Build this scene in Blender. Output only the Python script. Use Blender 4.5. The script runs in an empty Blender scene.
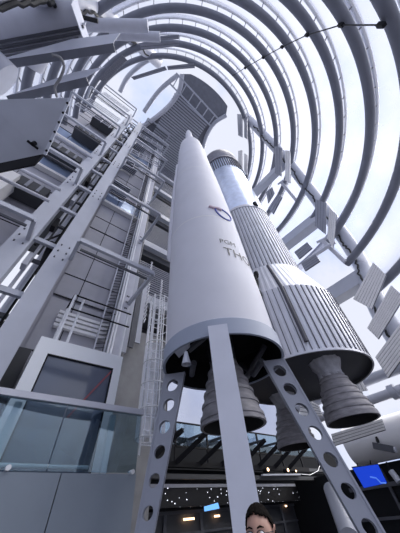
import bpy, bmesh, math, random
from math import sin, cos, pi, sqrt, atan2, radians, degrees
from mathutils import Vector, Matrix
random.seed(5)
C = bpy.context.scene.collection
EYE = 1.65                       # camera height above the hall floor
# ---------------------------------------------------------------- camera (axes: X = u along the tower front, Y = v into the building)
F = 230.0
zc = Vector((178-200, 64-266.5, F)).normalized()          # world up seen in camera coordinates (x right, y down, z forward)
fw = (Vector((0, 0, 1)) - zc*zc.z).normalized()
rt = fw.cross(zc)
if rt.x < 0: rt = -rt
s48, c48 = sin(radians(48)), cos(radians(48))
def cam2world(v):
    x, y, z = v.dot(rt), v.dot(fw), v.dot(zc)
    return Vector((x*s48+y*c48, -x*c48+y*s48, z))
def ray(px, py): return cam2world(Vector((px-200, py-266.5, F))).normalized()
EYEP = Vector((0, 0, EYE))
def at_u(px, py, u): r = ray(px, py); return EYEP + r*(u/r.x)
def at_v(px, py, v): r = ray(px, py); return EYEP + r*(v/r.y)
def at_h(px, py, h): r = ray(px, py); return EYEP + r*(h/r.z)
def at_d(px, py, d): return EYEP + ray(px, py)*d
cd = bpy.data.cameras.new('camera'); cam = bpy.data.objects.new('camera', cd); C.objects.link(cam)
cd.sensor_fit = 'VERTICAL'; cd.sensor_height = 36; cd.lens = F/533*36; cd.clip_start = .05; cd.clip_end = 500
R = Matrix((cam2world(Vector((1, 0, 0))), cam2world(Vector((0, -1, 0))), cam2world(Vector((0, 0, -1))))).transposed()
cam.matrix_world = Matrix.Translation(EYEP) @ R.to_4x4()
bpy.context.scene.camera = cam
# ---------------------------------------------------------------- materials
def mat(name, col, rough=.5, metal=0, var=0, scale=3, bump=0, spec=.5, emit=None, es=0, stretch=None):
    m = bpy.data.materials.new(name); m.use_nodes = True; nt = m.node_tree; b = nt.nodes['Principled BSDF']
    b.inputs['Base Color'].default_value = (*col, 1); b.inputs['Roughness'].default_value = rough
    b.inputs['Metallic'].default_value = metal; b.inputs['Specular IOR Level'].default_value = spec
    if emit: b.inputs['Emission Color'].default_value = (*emit, 1); b.inputs['Emission Strength'].default_value = es
    if var or bump:
        tc = nt.nodes.new('ShaderNodeTexCoord'); mp = nt.nodes.new('ShaderNodeMapping'); nt.links.new(tc.outputs['Object'], mp.inputs[0])
        if stretch: mp.inputs['Scale'].default_value = stretch
        n = nt.nodes.new('ShaderNodeTexNoise'); n.inputs['Scale'].default_value = scale; n.inputs['Detail'].default_value = 5
        nt.links.new(mp.outputs[0], n.inputs['Vector'])
        if var:
            r = nt.nodes.new('ShaderNodeMapRange'); r.inputs[1].default_value = .3; r.inputs[2].default_value = .7
            r.inputs[3].default_value = 1-var; r.inputs[4].default_value = 1+var
            nt.links.new(n.outputs['Fac'], r.inputs[0])
            vm = nt.nodes.new('ShaderNodeVectorMath'); vm.operation = 'SCALE'; vm.inputs[0].default_value = col
            nt.links.new(r.outputs[0], vm.inputs['Scale']); nt.links.new(vm.outputs[0], b.inputs['Base Color'])
        if bump:
            bp = nt.nodes.new('ShaderNodeBump'); bp.inputs['Strength'].default_value = bump; bp.inputs['Distance'].default_value = .02
            nt.links.new(n.outputs['Fac'], bp.inputs['Height']); nt.links.new(bp.outputs[0], b.inputs['Normal'])
    return m
M = {}
M['rib'] = mat('rib_paint', (.17, .18, .22), .45, var=.06)
M['rail'] = mat('rail_aluminium', (.85, .86, .90), .35)
M['steel'] = mat('grey_painted_steel', (.50, .52, .59), .4, var=.05, scale=1.5)
M['steel_l'] = mat('pale_painted_steel', (.60, .61, .68), .4, var=.05)
M['steel_d'] = mat('dark_grey_steel', (.09, .095, .115), .5, var=.1)
M['black'] = mat('black_metal', (.012, .012, .015), .7, spec=.2)
M['cable'] = mat('black_cable', (.01, .01, .012), .6)
M['white'] = mat('white_rocket_paint', (.68, .68, .74), .6, var=.035, scale=1.2)
M['whitebox'] = mat('white_frame_paint', (.84, .84, .86), .4)
M['legw'] = mat('light_grey_and_lit_leg_paint', (.62, .64, .73), .4, var=.04)  # plain pale grey, and the lit tone of the front stand leg
M['silver'] = mat('silver_skin', (.58, .59, .65), .4, .5, var=.07, scale=2, bump=.15)
M['tank'] = mat('polished_tank', (.66, .74, .92), .28, .6, var=.10, scale=3, bump=.2)
M['dome'] = mat('dark_dome', (.24, .24, .28), .5, .3, var=.2, scale=6)
M['groove'] = mat('dark_groove', (.07, .07, .09), .6)
M['bright'] = mat('bright_white_paint', (.9, .92, .94), .4)
M['legg'] = mat('shaded_leg_paint', (.36, .38, .45), .45, var=.05)  # shaded tone of the same stand, for its other legs and webs
M['ring'] = mat('blue_grey_ring_paint', (.36, .40, .50), .5)
M['nozzle'] = mat('weathered_nozzle', (.27, .26, .28), .6, .15, var=.25, scale=5, bump=.3, stretch=(1, 1, 3))
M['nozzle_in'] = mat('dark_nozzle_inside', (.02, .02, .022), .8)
M['cloth'] = mat('crinkled_grey_cloth', (.42, .42, .46), .8, var=.15, scale=8, bump=1)
M['panel'] = mat('grey_wall_panel', (.42, .42, .47), .5, var=.08, scale=1.2)
M['concrete'] = mat('concrete', (.30, .30, .31), .85, var=.15, scale=2.5, bump=.2)
M['floor'] = mat('dark_floor', (.10, .10, .11), .5, var=.15)
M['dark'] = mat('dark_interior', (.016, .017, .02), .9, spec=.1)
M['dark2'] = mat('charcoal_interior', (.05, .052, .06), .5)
M['roof'] = mat('roof_underside', (.20, .21, .25), .6, var=.1)
M['louvre'] = mat('grey_louvre', (.27, .28, .33), .45, var=.04)
M['louvre_l'] = mat('pale_louvre', (.80, .79, .79), .45, var=.04)
M['kick'] = mat('slate_panel', (.24, .28, .33), .35, var=.03)
M['bluewin'] = mat('blue_window', (.42, .52, .72), .2, .3)
M['slate'] = mat('smoked_glass', (.10, .12, .17), .08, 0, spec=1)
M['skin'] = mat('skin', (.50, .29, .22), .5, var=.06, scale=8)
M['hair'] = mat('dark_hair', (.010, .008, .007), .95, bump=.6, scale=60, spec=.08)
M['shirt'] = mat('dark_shirt', (.03, .035, .05), .8)
M['jeans'] = mat('dark_jeans', (.03, .04, .08), .8)
M['ink'] = mat('black_ink', (.03, .03, .04), .5)
M['navy'] = mat('blue_marking', (.07, .10, .42), .5)
M['pink'] = mat('faded_pink_marking', (.55, .42, .50), .6)
M['red'] = mat('red_reflection', (.34, .08, .10), .4)  # colour of the reflection painted on the cabin glass
M['lamp'] = mat('warm_lamp', (1, .8, .5), .4, emit=(1, .62, .35), es=3)
M['screen'] = mat('blue_screen', (.0, .02, .3), .3, emit=(.01, .05, .55), es=.6)
M['lightblue'] = mat('light_blue_screen', (.1, .3, .7), .3, emit=(.16, .42, .95), es=.8)
M['redscreen'] = mat('red_screen', (.5, .1, .15), .3, emit=(.55, .12, .18), es=.6)
def glassy(name, col, fac, rough=.02, tr=(.9, .95, 1)):
    m = bpy.data.materials.new(name); m.use_nodes = True; nt = m.node_tree; nt.nodes.clear()
    o = nt.nodes.new('ShaderNodeOutputMaterial'); t = nt.nodes.new('ShaderNodeBsdfTransparent'); t.inputs[0].default_value = (*tr, 1)
    g = nt.nodes.new('ShaderNodeBsdfGlossy'); g.inputs[0].default_value = (*col, 1); g.inputs['Roughness'].default_value = rough
    x = nt.nodes.new('ShaderNodeMixShader'); x.inputs[0].default_value = fac
    nt.links.new(t.outputs[0], x.inputs[1]); nt.links.new(g.outputs[0], x.inputs[2]); nt.links.new(x.outputs[0], o.inputs[0]); return m
M['glass'] = glassy('balustrade_glass', (.75, .85, .9), .12, tr=(.68, .77, .81))
def foil():
    m = bpy.data.materials.new('foil_cushion'); m.use_nodes = True; nt = m.node_tree; nt.nodes.clear()
    o = nt.nodes.new('ShaderNodeOutputMaterial'); t = nt.nodes.new('ShaderNodeBsdfTransparent'); t.inputs[0].default_value = (.93, .95, 1, 1)
    d = nt.nodes.new('ShaderNodeBsdfTranslucent'); d.inputs[0].default_value = (.60, .61, .68, 1)
    n = nt.nodes.new('ShaderNodeTexNoise'); n.inputs['Scale'].default_value = .7; n.inputs['Detail'].default_value = 6
    tc = nt.nodes.new('ShaderNodeTexCoord'); nt.links.new(tc.outputs['Object'], n.inputs['Vector'])
    r = nt.nodes.new('ShaderNodeMapRange'); r.inputs[3].default_value = .15; r.inputs[4].default_value = .38
    lw = nt.nodes.new('ShaderNodeLayerWeight'); lw.inputs[0].default_value = .35
    a = nt.nodes.new('ShaderNodeMath'); a.operation = 'MULTIPLY_ADD'; a.inputs[1].default_value = .5; a.use_clamp = True
    x = nt.nodes.new('ShaderNodeMixShader')
    nt.links.new(n.outputs['Fac'], r.inputs[0]); nt.links.new(lw.outputs['Facing'], a.inputs[0]); nt.links.new(r.outputs[0], a.inputs[2])
    nt.links.new(a.outputs[0], x.inputs[0]); nt.links.new(t.outputs[0], x.inputs[1]); nt.links.new(d.outputs[0], x.inputs[2]); nt.links.new(x.outputs[0], o.inputs[0]); return m
M['foil'] = foil()
M['film'] = glassy('clear_film', (.9, .9, .95), .2, .1, tr=(.9, .92, .95))
def stars():
    m = mat('speckled_black', (.012, .012, .015), .4); nt = m.node_tree; b = nt.nodes['Principled BSDF']
    tc = nt.nodes.new('ShaderNodeTexCoord'); v = nt.nodes.new('ShaderNodeTexVoronoi'); v.inputs['Scale'].default_value = 8
    c = nt.nodes.new('ShaderNodeMath'); c.operation = 'LESS_THAN'; c.inputs[1].default_value = .13
    nt.links.new(tc.outputs['Object'], v.inputs['Vector']); nt.links.new(v.outputs['Distance'], c.inputs[0])
    b.inputs['Emission Color'].default_value = (.8, .85, 1, 1)
    mu = nt.nodes.new('ShaderNodeMath'); mu.operation = 'MULTIPLY'; mu.inputs[1].default_value = 1.6
    nt.links.new(c.outputs[0], mu.inputs[0]); nt.links.new(mu.outputs[0], b.inputs['Emission Strength']); return m
M['stars'] = stars()
# ---------------------------------------------------------------- mesh builder
class MB:
    def __init__(s): s.v = []; s.f = []
    def add(s, vs, fs):
        b = len(s.v); s.v += [Vector(p) for p in vs]; s.f += [tuple(b+i for i in f) for f in fs]; return s
    def hexa(s, p):   # 8 corners: bottom 4, top 4
        return s.add(p, [(3, 2, 1, 0), (4, 5, 6, 7), (0, 1, 5, 4), (1, 2, 6, 5), (2, 3, 7, 6), (3, 0, 4, 7)])
    def box(s, x0, x1, y0, y1, z0, z1):
        return s.hexa([(x0, y0, z0), (x1, y0, z0), (x1, y1, z0), (x0, y1, z0), (x0, y0, z1), (x1, y0, z1), (x1, y1, z1), (x0, y1, z1)])
    def bar(s, p, q, w, h=None, up=(0, 0, 1), w2=None, h2=None):
        p, q = Vector(p), Vector(q); h = h or w; w2 = w2 or w; h2 = h2 or h
        d = (q-p).normalized(); up = Vector(up)
        if abs(d.dot(up)) > .97: up = Vector((0, 1, 0)) if abs(d.y) < .9 else Vector((1, 0, 0))
        a = d.cross(up).normalized(); b = a.cross(d)
        c = [p-a*w/2-b*h/2, p+a*w/2-b*h/2, p+a*w/2+b*h/2, p-a*w/2+b*h/2]
        e = [q-a*w2/2-b*h2/2, q+a*w2/2-b*h2/2, q+a*w2/2+b*h2/2, q-a*w2/2+b*h2/2]
        return s.hexa(c+e)
    def tube(s, pts, r, n=10, cap=True, closed=False):
        pts = [Vector(p) for p in pts]; N = len(pts); rs = r if isinstance(r, (list, tuple)) else [r]*N
        b = len(s.v); prev = None
        for i, p in enumerate(pts):
            if closed: d = pts[(i+1) % N]-pts[i-1]
            else: d = pts[min(i+1, N-1)]-pts[max(i-1, 0)]
            d.normalize()
            if prev is None: a = d.orthogonal().normalized()
            else: a = (prev-d*prev.dot(d)).normalized()
            prev = a; c = d.cross(a)
            for k in range(n):
                t = 2*pi*k/n; s.v.append(p+(a*cos(t)+c*sin(t))*rs[i])
        for i in range(N if closed else N-1):
            for k in range(n):
                i2 = (i+1) % N
                s.f.append((b+i*n+k, b+i*n+(k+1) % n, b+i2*n+(k+1) % n, b+i2*n+k))
        if cap and not closed:
            s.f.append(tuple(b+k for k in range(n))[::-1]); s.f.append(tuple(b+(N-1)*n+k for k in range(n)))
        return s
    def lathe(s, prof, c=(0, 0), n=48, cap=(False, False), a0=0, a1=2*pi, rf=None):
        b = len(s.v); full = abs(a1-a0-2*pi) < 1e-6; m = n if full else n+1
        for r, z in prof:
            for k in range(m):
                t = a0+(a1-a0)*k/n; rr = r*(rf(t, z) if rf else 1)
                s.v.append(Vector((c[0]+rr*cos(t), c[1]+rr*sin(t), z)))
        for i in range(len(prof)-1):
            for k in range(n):
                k2 = (k+1) % m
                s.f.append((b+i*m+k, b+i*m+k2, b+(i+1)*m+k2, b+(i+1)*m+k))
        if cap[0]: s.f.append(tuple(b+k for k in range(m))[::-1])
        if cap[1]: s.f.append(tuple(b+(len(prof)-1)*m+k for k in range(m)))
        return s
    def slab(s, q, t, n=None):     # quad with thickness t along its normal
        q = [Vector(p) for p in q]; nn = (q[1]-q[0]).cross(q[3]-q[0]).normalized() if n is None else Vector(n)
        return s.hexa([p for p in q]+[p+nn*t for p in q])
    def build(s, name, m, parent=None, smooth=False, **kw):
        off = parent_world(parent) if parent else Vector((0, 0, 0))
        me = bpy.data.meshes.new(name); me.from_pydata([p-off for p in s.v], [], s.f); me.materials.append(M[m] if isinstance(m, str) else m)
        bm = bmesh.new(); bm.from_mesh(me); bmesh.ops.recalc_face_normals(bm, faces=bm.faces); bm.to_mesh(me); bm.free()
        if smooth:
            for p in me.polygons: p.use_smooth = True
            try: me.set_sharp_from_angle(angle=radians(38))
            except Exception: pass
        o = bpy.data.objects.new(name, me); C.objects.link(o)
        if parent: o.parent = parent
        for k, v in kw.items(): o[k] = v
        return o
def parent_world(o):
    p = Vector((0, 0, 0))
    while o: p += o.location; o = o.parent
    return p
def thing(name, label, cat, loc, group=None):
    o = bpy.data.objects.new(name, None); C.objects.link(o); o.location = loc; o.empty_display_size = .1
    o['label'] = label; o['category'] = cat
    if group: o['group'] = group
    return o
def solo(mb, name, m, label, cat, group=None, smooth=False):   # a thing that is one mesh, origin moved to its base
    b = Vector((sum(p.x for p in mb.v)/len(mb.v), sum(p.y for p in mb.v)/len(mb.v), min(p.z for p in mb.v)))
    o = mb.build(name, m, None, smooth)
    for v in o.data.vertices: v.co -= b
    o.location = b; o['label'] = label; o['category'] = cat
    if group: o['group'] = group
    return o
def struct(mb, name, m, parent=None, smooth=False, label=None):
    o = mb.build(name, m, parent, smooth)
    if not parent: o['kind'] = 'structure'
    if label: o['label'] = label
    return o
def Z(h): return h+EYE
ORD = ['lowest', 'second lowest', 'third lowest', 'fourth lowest', 'fifth lowest', 'sixth lowest', 'seventh lowest', 'eighth lowest', 'ninth lowest', 'tenth lowest', 'eleventh lowest', 'twelfth lowest', 'thirteenth lowest']
# ---------------------------------------------------------------- world sky
w = bpy.data.worlds.new('sky'); bpy.context.scene.world = w; w.use_nodes = True; nt = w.node_tree; nt.nodes.clear()
o = nt.nodes.new('ShaderNodeOutputWorld'); bg = nt.nodes.new('ShaderNodeBackground'); tc = nt.nodes.new('ShaderNodeTexCoord')
n1 = nt.nodes.new('ShaderNodeTexNoise'); n1.inputs['Scale'].default_value = 2.2; n1.inputs['Detail'].default_value = 7; n1.inputs['Roughness'].default_value = .6
cr = nt.nodes.new('ShaderNodeValToRGB'); cr.color_ramp.elements[0].position = .24; cr.color_ramp.elements[0].color = (.25, .36, .66, 1)
cr.color_ramp.elements[1].position = .52; cr.color_ramp.elements[1].color = (.50, .52, .60, 1)
nt.links.new(tc.outputs['Generated'], n1.inputs['Vector']); nt.links.new(n1.outputs['Fac'], cr.inputs[0]); nt.links.new(cr.outputs[0], bg.inputs[0])
bg.inputs[1].default_value = 1.0; nt.links.new(bg.outputs[0], o.inputs[0])
sd = bpy.data.lights.new('sun', 'SUN'); sd.energy = 4.0; sd.angle = radians(60); sd.color = (1, .96, .9)
so = bpy.data.objects.new('sun', sd); C.objects.link(so); so.location = (0, 0, 60)
so.rotation_euler = Vector((-.9, .55, -1.3)).to_track_quat('-Z', 'Y').to_euler()
# ---------------------------------------------------------------- enclosure hoops and cushions
UC = 3.95
HP = [(-1.2, 3.2, 7.3), (1.8, 3.6, 7.9), (4.4, 3.9, 8.4), (6.9, 4.15, 8.65), (9.2, 4.3, 8.8), (11.6, 4.55, 9.15), (14.2, 4.6, 9.15), (16.6, 4.85, 9.05), (19.2, 5.1, 8.8), (21.6, 5.7, 8.7), (24.0, 6.5, 8.75), (26.4, 7.4, 8.8)]
VCUT = 8.6
def arc(vc, r, h, extra=0, n=120, vcut=VCUT):
    rr = r+extra; t = min(1, max(-1, (vcut-vc)/rr)); a = math.asin(t)
    # goes the long way round: from right-back through the front (v minimum) to left-back
    a0 = a; a1 = -pi-a
    if h < 12: a0 = math.asin(max(-1, (1.3-vc)/rr))
    return [Vector((UC+rr*cos(a0+(a1-a0)*k/n), vc+rr*sin(a0+(a1-a0)*k/n), Z(h))) for k in range(n+1)]
def hoop_vals(h):
    for (h0, v0, r0), (h1, v1, r1) in zip(HP, HP[1:]):
        if h <= h1: t = (h-h0)/(h1-h0); return v0+(v1-v0)*t, r0+(r1-r0)*t
    return HP[-1][1:]
for k, (h, vc, r) in enumerate(HP):
    if k == 0: continue
    name = 'hoop_beam'; t = thing(name, f'grey tubular steel hoop curving round the cushion wall, {ORD[k-1]} of the stacked hoops', 'steel hoop', (UC, vc-r, Z(h)), 'curved hoops of the cushion wall')
    MB().tube(arc(vc, r, h), .2 if k > 2 else .22, 12).build('tube', 'rib', t, True)
    MB().tube(arc(vc, r, h+.30, .48), .065, 6).build('cushion_rail', 'rail', t, True, label='pale clamping rail just outside the hoop')
    a, b = arc(vc, r, h, .15), arc(vc, r, h+.30, .46)
    m = MB()
    for i in range(3, 120, 3): m.bar(a[i], b[i], .035, .035)
    m.build('rail_brackets', 'steel_d', t, label='short dark brackets between tube and rail')
for k in range(len(HP)-1):
    (h0, v0, r0), (h1, v1, r1) = HP[k], HP[k+1]
    m = MB(); nn = 96; J = 8
    for j in range(J+1):
        q = j/J; h = h0+(h1-h0)*q+.30*(1); vc = v0+(v1-v0)*q; r = r0+(r1-r0)*q; ex = .48+.55*4*q*(1-q)
        m.v += arc(vc, r, h, ex, nn)
    for j in range(J):
        for i in range(nn): a = j*(nn+1)+i; m.f.append((a, a+1, a+nn+2, a+nn+1))
    ob = m.build(f'window_{k+1}', 'foil', None, True, kind='structure', label='clear inflated foil cushion band between two hoops')
# tension cable over the hoops with small clamps
pts = []
for px, k in [((381, 25), 4), ((341, 25), 5), ((307, 35), 6), ((282, 47), 7), ((263, 57.5), 8), ((245, 68), 9), ((232, 76), 10)]:
    pts.append(at_h(px[0], px[1], HP[k][0]-.15))
t = thing('tie_cable', 'thin dark tie cable running across the hoops high over the camera', 'cable', pts[0])
MB().tube(pts, .022, 6).build('strand', 'cable', t, True)
for p in pts[:6]:
    d = (pts[1]-pts[0]).normalized(); MB().bar(p-d*.16, p+d*.16, .11, .11).build('cable_clamp', 'black', t)
# ---------------------------------------------------------------- columns of the enclosure
def column(pts, r, label, loc=None):
    t = thing('curved_column', label, 'steel column', (pts[0].x, pts[0].y, 0), None)
    MB().tube(pts, r, 20).build('shaft', 'steel', t, True)
    return t
def smooth_pts(P, n=40):
    out = []
    for i in range(len(P)-1):
        p0 = P[max(i-1, 0)]; p1 = P[i]; p2 = P[i+1]; p3 = P[min(i+2, len(P)-1)]
        for k in range(8):
            s = k/8; out.append(.5*((2*p1)+(p2-p0)*s+(2*p0-5*p1+4*p2-p3)*s*s+(3*p1-p0-3*p2+p3)*s**3))
    out.append(P[-1]); return out
CR = [Vector((12.35, 1.9, 0)), Vector((12.3, 1.75, Z(3))), Vector((12.25, 1.5, Z(6)))]+[at_h(x, y, h) for x, y, h in ((362, 266, 9.2), (343, 236, 11.6), (325, 210.5, 14.2), (309, 189, 16.6), (292, 167, 19.2), (277, 149, 21.8), (263, 134, 24.4), (247, 117, 27.5))]
CR = smooth_pts(CR)
rt_ = thing('curved_column', 'tall grey tubular column curving up the right side of the cushion wall', 'steel column', (12.35, 1.7, 0))
MB().tube(CR, .42, 20).build('shaft', 'steel', rt_, True)
CL = smooth_pts([Vector((-4.6, 2.2, 0)), Vector((-4.6, 2.0, Z(6)))]+[at_h(x, y, h) for x, y, h in ((22, -20, 9.5), (62, -8, 13), (92, 6, 17), (114, 22, 21), (136, 42, 25), (158, 62, 28))])
lt_ = thing('curved_column', 'tall pale tubular column curving up the left side behind the stacked reflector panels', 'steel column', (CL[0].x, CL[0].y, 0))
MB().tube(CL, .45, 20).build('shaft', 'steel_l', lt_, True)
def colat(P, z):
    for a, b in zip(P, P[1:]):
        if a.z <= z <= b.z: return a.lerp(b, (z-a.z)/(b.z-a.z))
    return P[-1]
for (P, lab, sgn) in ((CR, 'black cable run snaking up the right hand curved column', -1), (CL, 'black cable run snaking up the left hand curved column', 1)):
    pts = []
    for i in range(4, len(P)-6):
        q = P[i].lerp(P[i+1], .5)
        for p in (P[i], q): pts.append(p+Vector((-.47 if P is CR else .5, .12+random.uniform(-.07, .07)+.05*sin(p.z*2.1), random.uniform(-.05, .05))))
    solo(MB().tube(pts, .05 if P is CR else .06, 6), 'cable', 'cable', lab, 'cable', smooth=True)
# horizontal beams tying the right column back past the silver rocket
def beam(p, q, w, h, label, m='steel', nm='tie_beam', cat='steel beam', grp=None): return solo(MB().bar(p, q, w, h), nm, m, label, cat, grp)
c1 = colat(CR, Z(14.0)); beam((c1.x, c1.y, c1.z), (c1.x-.3, 8.4, Z(14.2)), .75, .75, 'wide grey tie beam running back from the right column, the upper of two', grp='tie beams of the right column')
c1 = colat(CR, Z(8.4)); beam((c1.x, c1.y, c1.z), (c1.x-.1, 8.4, Z(8.4)), .8, .8, 'wide grey tie beam running back from the right column, the lower of two', grp='tie beams of the right column')
c1 = colat(CR, Z(20)); beam((c1.x, c1.y, c1.z), (c1.x-.5, 8.4, Z(20)), .6, .6, 'slim grey tie beam high beside the silver rocket dome', grp='tie beams of the right column')
solo(MB().tube([(12.0, -1.5, Z(3.62)), (12.0, 8.2, Z(3.62))], .2, 14), 'wall_pipe', 'steel', 'straight grey pipe between silver rocket and slatted panels, upper of two', 'pipe', smooth=True)
t = thing('wall_pipe', 'pale pipe with rounded clamps below the slatted panels on the right', 'pipe', (12.0, 2, Z(2.8)))
MB().tube([(12.0, -1.5, Z(2.95)), (12.0, 8.2, Z(2.95))], .17, 14).build('tube', 'steel_l', t, True)
for v in (2.3, 2.9): MB().tube([(12.0, v-.12, Z(2.95)), (12.0, v+.12, Z(2.95))], .26, 14).build('pipe_clamp', 'steel', t, True)
big = [Vector((12.85, -3+8.8*k/20, Z(1.84))) for k in range(21)]
solo(MB().tube(big, .66, 28), 'ring_duct', 'whitebox', 'very thick white tube lying along the right side above the blue screen', 'duct', smooth=True)
# roof
m = MB(); hr = 27.7; vc, r = 7.9, 8.45
EDG = [at_h(x, y, hr) for x, y in ((182, 74), (180, 88), (173, 101), (161, 113), (146, 124), (130, 133))]
pts = [(p.x, p.y) for p in EDG[::-1]]
for k in range(61):
    a = -pi+pi*k/60; q_ = (UC+r*cos(a), vc+r*sin(a))
    if q_[0] > EDG[0].x+.3: pts.append(q_)
EDR = [at_h(x, y, hr) for x, y in ((226, 115), (215, 122), (208, 132), (204, 143), (201, 158), (199, 172))]
pts = [p for p in pts if p[0] < EDR[0].x-.2 or p[1] < EDR[0].y-3]; pts = [p for p in pts if p[0] < EDR[0].x]+[(p.x, p.y) for p in EDR]+[(EDR[-1].x, 9.6), (EDG[-1].x, 9.6)]
nP = len(pts)
m.add([(x, y, Z(hr)) for x, y in pts]+[(x, y, Z(hr+.4)) for x, y in pts], [tuple(range(nP))[::-1], tuple(range(nP, 2*nP))]+[(i, (i+1) % nP, (i+1) % nP+nP, i+nP) for i in range(nP)])
struct(m, 'ceiling', 'roof')
m = MB()
for i in range(30):
    v = 1.9+i*.24; m.box(.9, 5.0, v, v+.13, Z(hr-.3), Z(hr-.18))
struct(m, 'trim_1', 'steel', label='narrow slats lining the underside of the roof')
t = thing('roof_truss', 'long grey ladder truss under the roof, right of the white rocket nose', 'roof truss', (.4, 1.3, Z(26.7)))
for v in (.75, 1.95): MB().bar((.2, v*.8, Z(26.8)), (5.4, v*.8+.38, Z(26.8)), .13, .16).build('chord', 'steel', t)
for i in range(6): u = .5+i*.9; MB().bar((u, .6+.07*u, Z(26.8)), (u, 1.56+.07*u, Z(26.8)), .08, .1).build('rung', 'steel', t)
# curved ring beams at the left roof opening
for k_, (pp_, lab_) in enumerate((([(178, 75), (170, 81), (160, 90), (152, 100), (144, 112)], 'thinner curved rib crossing the bright opening, nearest the roof slats'), ([(162, 57), (150, 59), (138, 67), (127, 78), (120, 92)], 'thinner curved rib crossing the bright opening, nearest the left reflectors'))):
    solo(MB().tube(smooth_pts([at_h(x, y, 27.4) for x, y in pp_]), .2, 10), 'roof_rib', 'steel', lab_, 'steel rib', 'ribs of the roof opening', smooth=True)
m = MB(); m.tube(smooth_pts([p-Vector((0, 0, .2)) for p in EDR]), .2, 10); solo(m, 'roof_edge_beam', 'steel', 'grey curved roof edge beam between white nose and silver dome', 'steel beam', smooth=True)
m = MB(); m.tube(smooth_pts([p-Vector((0, 0, .2)) for p in EDG]), .22, 10); solo(m, 'roof_edge_beam', 'steel_l', 'pale curved edge beam round the bright opening beside the roof slats', 'steel beam', smooth=True)
# ---------------------------------------------------------------- back wall of the shaft, louvre screens and walkways behind the rockets
struct(MB().box(2.6, 12.5, 9.6, 9.8, Z(19), Z(27.6)), 'wall_back', 'roof')
lv = [6.45, 10.75, 15.0, 19.3, 23.2]
for i, h in enumerate(lv):
    t = thing('louvre_screen', f'grey slatted screen behind the white rocket beside the stair tower, {ORD[i]} of the stack', 'louvre screen', (2.6, 8.3, Z(h)), 'slatted screens behind the white rocket')
    m = MB()
    n = 16
    for k in range(n): z = Z(h+1.5+k*.155); m.box(2.65, 5.2, 8.3, 8.42, z, z+.06)
    m.build('slats', 'louvre', t)
    MB().box(2.55, 5.3, 8.15, 8.5, Z(h+.95), Z(h+1.45)).build('sill_beam', 'steel', t)
    for u in (2.62, 3.9, 5.2): MB().box(u-.04, u+.04, 8.42, 8.5, Z(h+1.4), Z(h+4.1)).build('mullion', 'steel_d', t)
    t = thing('walkway', f'dark walkway slab behind the white rocket, {ORD[i]} of the stack', 'walkway', (4, 8.9, Z(h+.4)), 'walkways behind the white rocket')
    MB().box(2.6, 5.6, 8.5, 9.5, Z(h+.4), Z(h+.9)).build('deck', 'dark2', t)
    MB().tube([(2.6, 8.55, Z(h+.6)), (5.6, 8.55, Z(h+.6))], .06, 6).build('edge_pipe', 'steel_d', t)
struct(MB().box(2.6, 5.8, 9.5, 9.7, Z(3), Z(27.4)), 'wall_rear', 'dark2')
# ---------------------------------------------------------------- stair and lift tower
LV = [1.74, 6.06, 10.33, 14.6, 18.87, 23.14, 27.4]
def post(u, v, w, d, label, m='steel', top=27.4):
    t = thing('tower_post', label, 'steel post', (u, v, 0))
    MB().box(u-w/2, u+w/2, v, v+d, 0, Z(top)).build('shaft', m, t)
    m2 = MB()
    m2.box(u-w/2-.03, u+w/2+.03, v-.03, v, 0, Z(top)); m2.build('flange', m, t)
    m2 = MB()
    for h in LV:
        for k in (-.3, 0, .3): m2.box(u-w/2+.08, u-w/2+.12, v-.06, v-.03, Z(h+k), Z(h+k+.05)); m2.box(u+w/2-.12, u+w/2-.08, v-.06, v-.03, Z(h+k), Z(h+k+.05))
    m2.build('bolts', 'steel_d', t)
post(-1.5, 6.0, .42, .5, 'wide grey tower post, left of the two leaning across the left side')
post(-.42, 6.0, .44, .5, 'wide grey tower post, right of the two leaning across the left side')
post(2.33, 7.15, .26, .3, 'slim pale tower post just left of the white rocket', 'steel_l')
for i, h in enumerate(LV[1:]):
    for side, (u0, u1, vb) in enumerate(((-.12, 2.42, 7.2), (-4.6, -1.36, 6.1))):
        t = thing('guard_frame', f'grey rectangular guard frame projecting {"right" if side == 0 else "left"} of the tower posts, {ORD[i]} level', 'guard frame', (u0, 5.18, Z(h)), 'guard frames of the stair tower')
        MB().bar((u0, 5.18, Z(h)), (u1, 5.18, Z(h)), .11, .16).build('front_bar', 'steel', t)
        MB().bar((u1 if side == 0 else u0, 5.18, Z(h)), (u1 if side == 0 else u0, vb, Z(h)), .11, .16).build('side_bar', 'steel', t)
        MB().bar((u0 if side == 0 else u1, 5.18, Z(h)), (u0 if side == 0 else u1, 6.05, Z(h)), .11, .16).build('side_bar', 'steel', t)
        MB().bar((u0+.12, 5.42, Z(h)-.12), (u1-.12, 5.42, Z(h)-.12), .05, .08).build('inner_rail', 'steel_d', t)
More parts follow.
